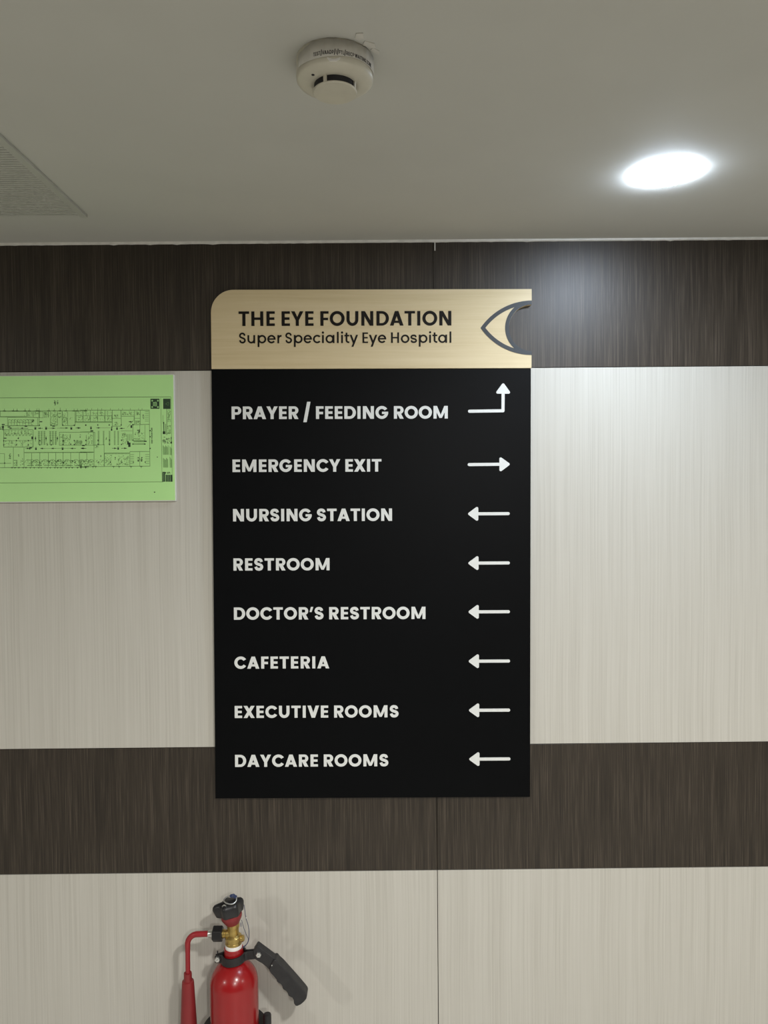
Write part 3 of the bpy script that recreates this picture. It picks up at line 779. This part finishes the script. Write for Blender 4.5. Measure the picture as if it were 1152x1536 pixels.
# ---------------------------------------------------------------- ceiling air grille
vc = PZ(131.5, 322.5, ZC)
vi = PZ(118, 319.5, ZC)
fw = vc.x - vi.x
vent = empty('ceiling_vent', (vc.x - .30, vc.y - .30, ZC), 'square off-white ceiling air grille with fine bars', 'air vent')
hv = .30; dr = .0055
m = MB()
m.box(hv - fw, hv, -hv, hv, -dr, 0); m.box(-hv, -hv + fw, -hv, hv, -dr, 0)
m.box(-hv + fw, hv - fw, hv - .003, hv, -.0012, 0); m.box(-hv + fw, hv - fw, -hv, -hv + fw, -dr, 0)
m.build('frame', M['metal_white'], vent, bevel=.002)
m = MB(); n = 62
for i in range(n):
    y = hv - .006 - .009 * (i + .5)
    if y < -hv + fw: break
    m.box(-hv + fw, hv - fw, y - .0031, y + .0031, -dr * .75, -.0008)
m.build('bars', M['metal_white'], vent, bevel=.0008, segs=1)
MB().box(-hv + fw * .5, hv - fw * .5, -hv + .004, hv - .002, -.0012, -.0002).build('backing_plate', M['vent_back'], vent)

# ---------------------------------------------------------------- fire extinguisher
YA = -.088
ax_ = P(351.2, 1474, YA); XA = ax_.x; ZS = ax_.z
RB = .0518; ZB = ZS - .41
ext = empty('fire_extinguisher', (XA, YA, ZB), 'red gas fire extinguisher with brass valve, black knob and carrying grip', 'fire extinguisher')
def E(px, py, y=YA):
    p = P(px, py, y); return Vector((p.x - XA, p.y - YA, p.z - ZB))
ez = lambda py: E(351.2, py).z
zs = ZS - ZB
prof = [(0, .0), (RB * .7, .0), (RB * .92, .006), (RB, .022), (RB, zs)]
for i in range(1, 17):
    a = math.pi / 2 * i / 17
    rx = RB * math.cos(a); z = zs + RB * math.sin(a)
    if rx < .0215: break
    prof.append((rx, z))
zn = prof[-1][1]
zt0 = ez(1420.5); zt1 = ez(1415.0)
prof += [(.0208, zn + .002), (.0205, zt0 - .001), (.0195, zt0), (.0, zt0)]
MB().lathe(prof, 72).build('cylinder', M['red'], ext, smooth=True, label='glossy red cylinder')
MB().lathe([(.0178, zt0 - .001), (.0180, zt0 + .002), (.0172, zt1), (.0165, zt1 + .001)], 40).build('thread_tape', M['tape'], ext, smooth=True, label='white thread tape at the neck')
# brass valve
zv1 = ez(1384.5)
m = MB()
m.lathe([(.0, zt1 - .002), (.0170, zt1 - .001), (.0178, zt1 + .001), (.0178, zt1 + .004), (.0172, zt1 + .005), (.0178, zt1 + .006), (.0178, zt1 + .0165), (.0150, zt1 + .019), (.0120, zt1 + .021), (.0120, zv1 - .010), (.0135, zv1 - .008), (.0135, zv1 + .002), (0, zv1 + .002)], 28)
zo = ez(1400.3)
XM = Matrix.Translation((0, 0, zo)) @ Matrix.Rotation(-math.pi / 2, 4, 'Y')
m.lathe([(.0, 0), (.0095, 0), (.0095, .014), (.0080, .0155), (.0080, .018), (.0090, .019), (.0090, .030), (0, .030)], 24, XM)
zside = ez(1408)
valve = m.build('valve', M['brass'], ext, smooth=True, label='brass valve body')
XM2 = Matrix.Translation((.006, -.004, zside)) @ Matrix.Rotation(math.radians(72), 4, 'Y') @ Matrix.Rotation(math.radians(10), 4, 'X')
m = MB(); m.lathe([(.0, 0), (.0080, 0), (.0080, .008), (.0066, .0095), (.0050, .010), (.0050, .0115), (.0066, .012), (.0072, .0145), (.0064, .018), (.0, .019)], 12, XM2)
m.build('outlet_plug', M['brass'], valve, smooth=True)
# red cup and knob, slightly tilted
tilt = Matrix.Translation((-.001, 0, zv1)) @ Matrix.Rotation(math.radians(-9), 4, 'Y')
MB().lathe([(.0, -.001), (.0140, -.001), (.0165, .003), (.0218, .012), (.0228, .016), (.0225, .021), (0, .021)], 40, tilt).build('knob_collar', M['red_matt'], ext, smooth=True, label='red collar under the knob')
m = MB(); lob = [math.radians(a) for a in (187, 118, 30, -42, -112)]
rings = []
prof = [(0.0, .0190), (.86, .0190), (.95, .0205), (1.0, .0255), (1.0, .037), (.96, .0425), (.86, .0460), (.62, .0480), (.0, .0485)]
K = 120; vs = []
def kr(a):
    v = 0
    for i, l in enumerate(lob):
        d_ = (a - l + math.pi) % (2 * math.pi) - math.pi
        v += (1.0 if i == 0 else .62 if i < 3 else .25) * math.exp(-(d_ / .30) ** 2)
    return .0222 + .0155 * min(1, v)
for s_, z in prof:
    for i in range(K):
        a = 2 * math.pi * i / K
        rr_ = kr(a); low = (z < .027)
        rr2 = s_ * (rr_ if not low else .0222 + (rr_ - .0222) * .75) if s_ > .05 else 0.0001
        vs.append(tilt @ Vector((rr2 * math.cos(a), rr2 * math.sin(a), z)))
fs = []
for j in range(len(prof) - 1):
    for i in range(K): fs.append((j * K + i, j * K + (i + 1) % K, (j + 1) * K + (i + 1) % K, (j + 1) * K + i))
m.add(vs, fs)
knob = m.build('control_knob', M['rubber'], ext, smooth=True, label='black lobed hand knob')
# safety ring, pin, seal and wire
rc = tilt @ Vector((.005, -.006, .0545))
ringpts = []
for i in range(33):
    a = 2 * math.pi * i / 32
    ringpts.append(rc + Vector((.0135 * math.cos(a), .0115 * math.sin(a), .0012 * math.sin(a * 2) + .0035 * math.sin(a))))
m = MB().tube(ringpts, .0013, 8, cap=False)
m.tube([tilt @ Vector((-.012, -.0150, .0470)), tilt @ Vector((-.0075, -.0150, .0495)), tilt @ Vector((-.003, -.0175, .0485))], .0016, 8)
sring = m.build('safety_ring', M['steel'], ext, smooth=True, label='steel pull ring')
m = MB()
for i in range(3):
    m.lathe([(0, -.0014), (.0036, -.0014), (.0041, 0), (.0034, .0014), (0, .0014)], 10, Matrix.Translation(rc + Vector((.001 + .0045 * i, .009 - .002 * i, .0035 + .0015 * (i % 2)))) @ Matrix.Rotation(.5 * i + .5, 4, 'X'))
m.build('seal', M['blue'], sring, smooth=True, label='blue seal tag')
def wirepts(l): return catmull([tuple(E(x, y, YA + dy)) for x, y, dy in l], 8)
m = MB()
m.tube(wirepts([(366, 1357, -.01), (367.5, 1368, -.015), (368.5, 1376, -.018), (372.2, 1388, -.015), (373.6, 1400, -.012), (372.5, 1412, -.012), (368, 1419, -.014), (363, 1421.5, -.016)]), .0007, 6)
m.tube(wirepts([(362.5, 1380, -.018), (365, 1390, -.018), (369.5, 1402, -.015), (372.4, 1409, -.013), (370, 1416, -.014), (364, 1420.5, -.015)]), .0006, 6)
m.tube(wirepts([(361.3, 1384, -.02), (361.5, 1390, -.02)]), .0007, 6)
m.build('seal_wire', M['wire'], sring, smooth=True, label='thin blue wire loop')
e_ = E(369.3, 1376, YA - .018)
MB().lathe([(0, -.002), (.0012, -.002), (.0014, 0), (.0012, .002), (0, .002)], 8, Matrix.Translation(e_)).build('wire_crimp', M['steel'], sring, smooth=True)
# coupling nut, ferrule, pipe, horn
x_n0, x_n1 = E(334.2, 1400).x, E(319.2, 1400).x
XN = Matrix.Translation((x_n0, 0, zo)) @ Matrix.Rotation(-math.pi / 2, 4, 'Y') @ Matrix.Rotation(math.radians(12), 4, 'Z')
Ln = x_n0 - x_n1
MB().lathe([(.0085, 0), (.0150, 0), (.0168, .002), (.0168, Ln - .002), (.0150, Ln), (.0060, Ln)], 6, XN).build('coupling_nut', M['rubber'], ext, bevel=.0012, label='black hexagonal coupling nut')
x_f1 = E(312.0, 1400).x
XFm = Matrix.Translation((x_n1 + .001, 0, zo)) @ Matrix.Rotation(-math.pi / 2, 4, 'Y')
MB().lathe([(.0, 0), (.0071, 0), (.0071, x_n1 - x_f1), (.0065, x_n1 - x_f1 + .001), (0, x_n1 - x_f1 + .001)], 24, XFm).build('ferrule', M['steel'], ext, smooth=True, label='shiny metal ferrule')
xd = E(281.6, 1430).x; zd = E(281.6, 1460).z
rb = .022
path = [Vector((x_f1 + .002, 0, zo)), Vector((x_f1 - .004, 0, zo))]
for i in range(13):
    a = math.pi / 2 * i / 12
    path.append(Vector((xd + rb - rb * math.sin(a), 0, zo - .0005 - rb + rb * math.cos(a))))
path += [Vector((xd, 0, zo - rb - .02)), Vector((xd - .0004, 0, zd - .01))]
MB().tube(path, [.0062] * 4 + [.0060] * (len(path) - 4 - 2) + [.0052, .0051], 18).build('discharge_pipe', M['red_hose'], ext, smooth=True, label='red bent discharge pipe')
zc0 = E(281, 1459).z; zc1 = E(281, 1470.5).z
HM = Matrix.Translation((xd - .0005, 0, 0))
MB().lathe([(.0040, zc0 - .002), (.0060, zc0), (.0082, zc0), (.0086, zc0 - .002), (.0086, zc1 + .003), (.0092, zc1), (.0122, zc1 - .001), (.0130, zc1 - .004), (.0180, zc1 - .105), (.0250, zc1 - .23), (.0235, zc1 - .23), (.0170, zc1 - .105), (.0115, zc1 - .01)], 40, HM).build('discharge_horn', M['red_matt'], ext, smooth=True, label='red tapered discharge horn')
# neck clamp with two bolts
m = MB(); cz = E(351.2, 1434.3).z; hb = .0088; tl = .105
def band_pt(a, r): return (r * math.cos(a), r * math.sin(a))
def clamp_half(sg):
    cl = []
    xe0 = E(323, 1437).x; xe1 = E(386, 1431).x
    gapy = .0018
    cl.append((xe0, sg * gapy))
    cl.append((-.030, sg * gapy))
    for i in range(15):
        a = math.radians(168 - 156 * i / 14)
        cl.append((.0232 * math.cos(a), sg * .0232 * math.sin(a)))
    cl.append((.030, sg * gapy)); cl.append((xe1 + .004, sg * gapy))
    vs = []; t = .0036
    for i, (x, y) in enumerate(cl):
        p0 = Vector(cl[max(0, i - 1)]); p1 = Vector(cl[min(len(cl) - 1, i + 1)]); d_ = (p1 - p0).normalized()
        nx, ny = -d_.y * sg, d_.x * sg
        zz = cz + x * tl
        h_ = hb if i not in (0,) else hb * .8
        for yy in ((x, y), (x + nx * t, y + ny * t)):
            vs += [(yy[0], yy[1], zz - h_), (yy[0], yy[1], zz + h_)]
    fs = []
    for i in range(len(cl) - 1):
        a = 4 * i; b = a + 4
        fs += [(a, b, b + 1, a + 1), (a + 2, a + 3, b + 3, b + 2), (a + 1, b + 1, b + 3, a + 3), (a, a + 2, b + 2, b)]
    fs += [(0, 1, 3, 2), tuple(4 * (len(cl) - 1) + k for k in (0, 2, 3, 1))]
    m.add(vs, fs)
clamp_half(-1); clamp_half(1)
e1 = E(326.2, 1437.5)
m.tube([(e1.x, 0, e1.z), (e1.x + .0005, 0, e1.z + .0165)], .0016, 8)
clamp = m.build('neck_clamp', M['blk_metal'], ext, bevel=.0012, label='black steel clamp around the neck')
def bolt(px, py, yf, par):
    p = E(px, py, YA + yf)
    XB = Matrix.Translation((p.x, yf, p.z)) @ Matrix.Rotation(math.pi / 2, 4, 'X')
    MB().lathe([(.0, 0), (.0056, 0), (.0060, .0012), (.0060, .0045), (.0050, .0055), (.0020, .0055), (.0018, .0075), (0, .0078)], 6, XB).build('bolt', M['steel'], par, label='silver bolt')
bolt(326.6, 1438.2, -.0052, clamp)
# carrying grip
G = lambda X, Y: (370 + X / 11.52, 1405 + Y / 11.52)
def outline(l):
    o = []
    for X, Y in l:
        p = E(*G(X, Y)); o.append((p.x, p.z))
    return o[::-1]
plate = [(120, 215), (187, 115), (210, 120), (350, 225), (490, 330), (560, 400), (560, 640), (525, 670), (440, 575), (350, 480), (280, 425), (200, 380), (150, 345)]
gr = MB().prism(outline(plate), -.0090, .0090).build('carrying_grip', M['grip'], ext, bevel=.0015, label='black finger-grooved carrying grip')
gp = [(478, 345), (500, 338), (525, 340), (560, 385), (640, 460), (760, 595), (880, 730), (1000, 870), (1045, 930), (1052, 965), (1040, 1010), (1000, 1060), (940, 1110), (880, 1135), (850, 1125), (828, 1085), (822, 1030), (800, 990), (765, 975), (735, 960), (722, 915), (700, 878), (665, 858), (640, 838), (628, 790), (600, 755), (565, 738), (540, 715), (530, 680), (490, 630), (440, 575), (400, 520), (420, 450)]
MB().prism(outline(gp), -.0135, .0135).build('hand_grip', M['grip'], gr, bevel=.0045, segs=4, smooth=False)
bolt(388.2, 1431.2, -.0090, gr)
pq = E(*G(450, 430))
MB().lathe([(0, 0), (.0016, 0), (.0013, .0008), (0, .001)], 10, Matrix.Translation((pq.x, -.0134, pq.z)) @ Matrix.Rotation(math.pi / 2, 4, 'X')).build('rivet', M['steel'], gr)

# ---------------------------------------------------------------- wall bracket of the extinguisher
zk = P(351.2, 1538, YA).z
br = empty('extinguisher_bracket', (XA, 0, zk - .04), 'black wall bracket ring holding the red extinguisher', 'bracket')
RO = .0695
MB().lathe([(RB + .0008, .012), (RO - .002, .012), (RO, .014), (RO, .038), (RO - .002, .040), (RB + .0008, .040), (RB + .0008, .012)], 64, Matrix.Translation((0, YA, 0))).build('ring', M['blk_metal'], br, smooth=True)
m = MB(); m.box(-.030, .030, YA + RO - .004, -.004, .014, .038); m.box(-.032, .032, -.0065, -.0004, -.03, .055)
m.build('back_plate', M['blk_metal'], br, bevel=.001)
pt_ = P(400.8, 1521, YA - .005)
m = MB(); zz = pt_.z - (zk - .04)
m.lathe([(0, -.06), (.0075, -.06), (.0088, -.058), (.0088, zz - .003), (.0078, zz), (.005, zz + .0012), (0, zz + .0015)], 22, Matrix.Translation((pt_.x - XA, YA - .005, 0)))
m.build('clasp', M['blk_metal'], br, smooth=True, label='black upright clasp at the side')
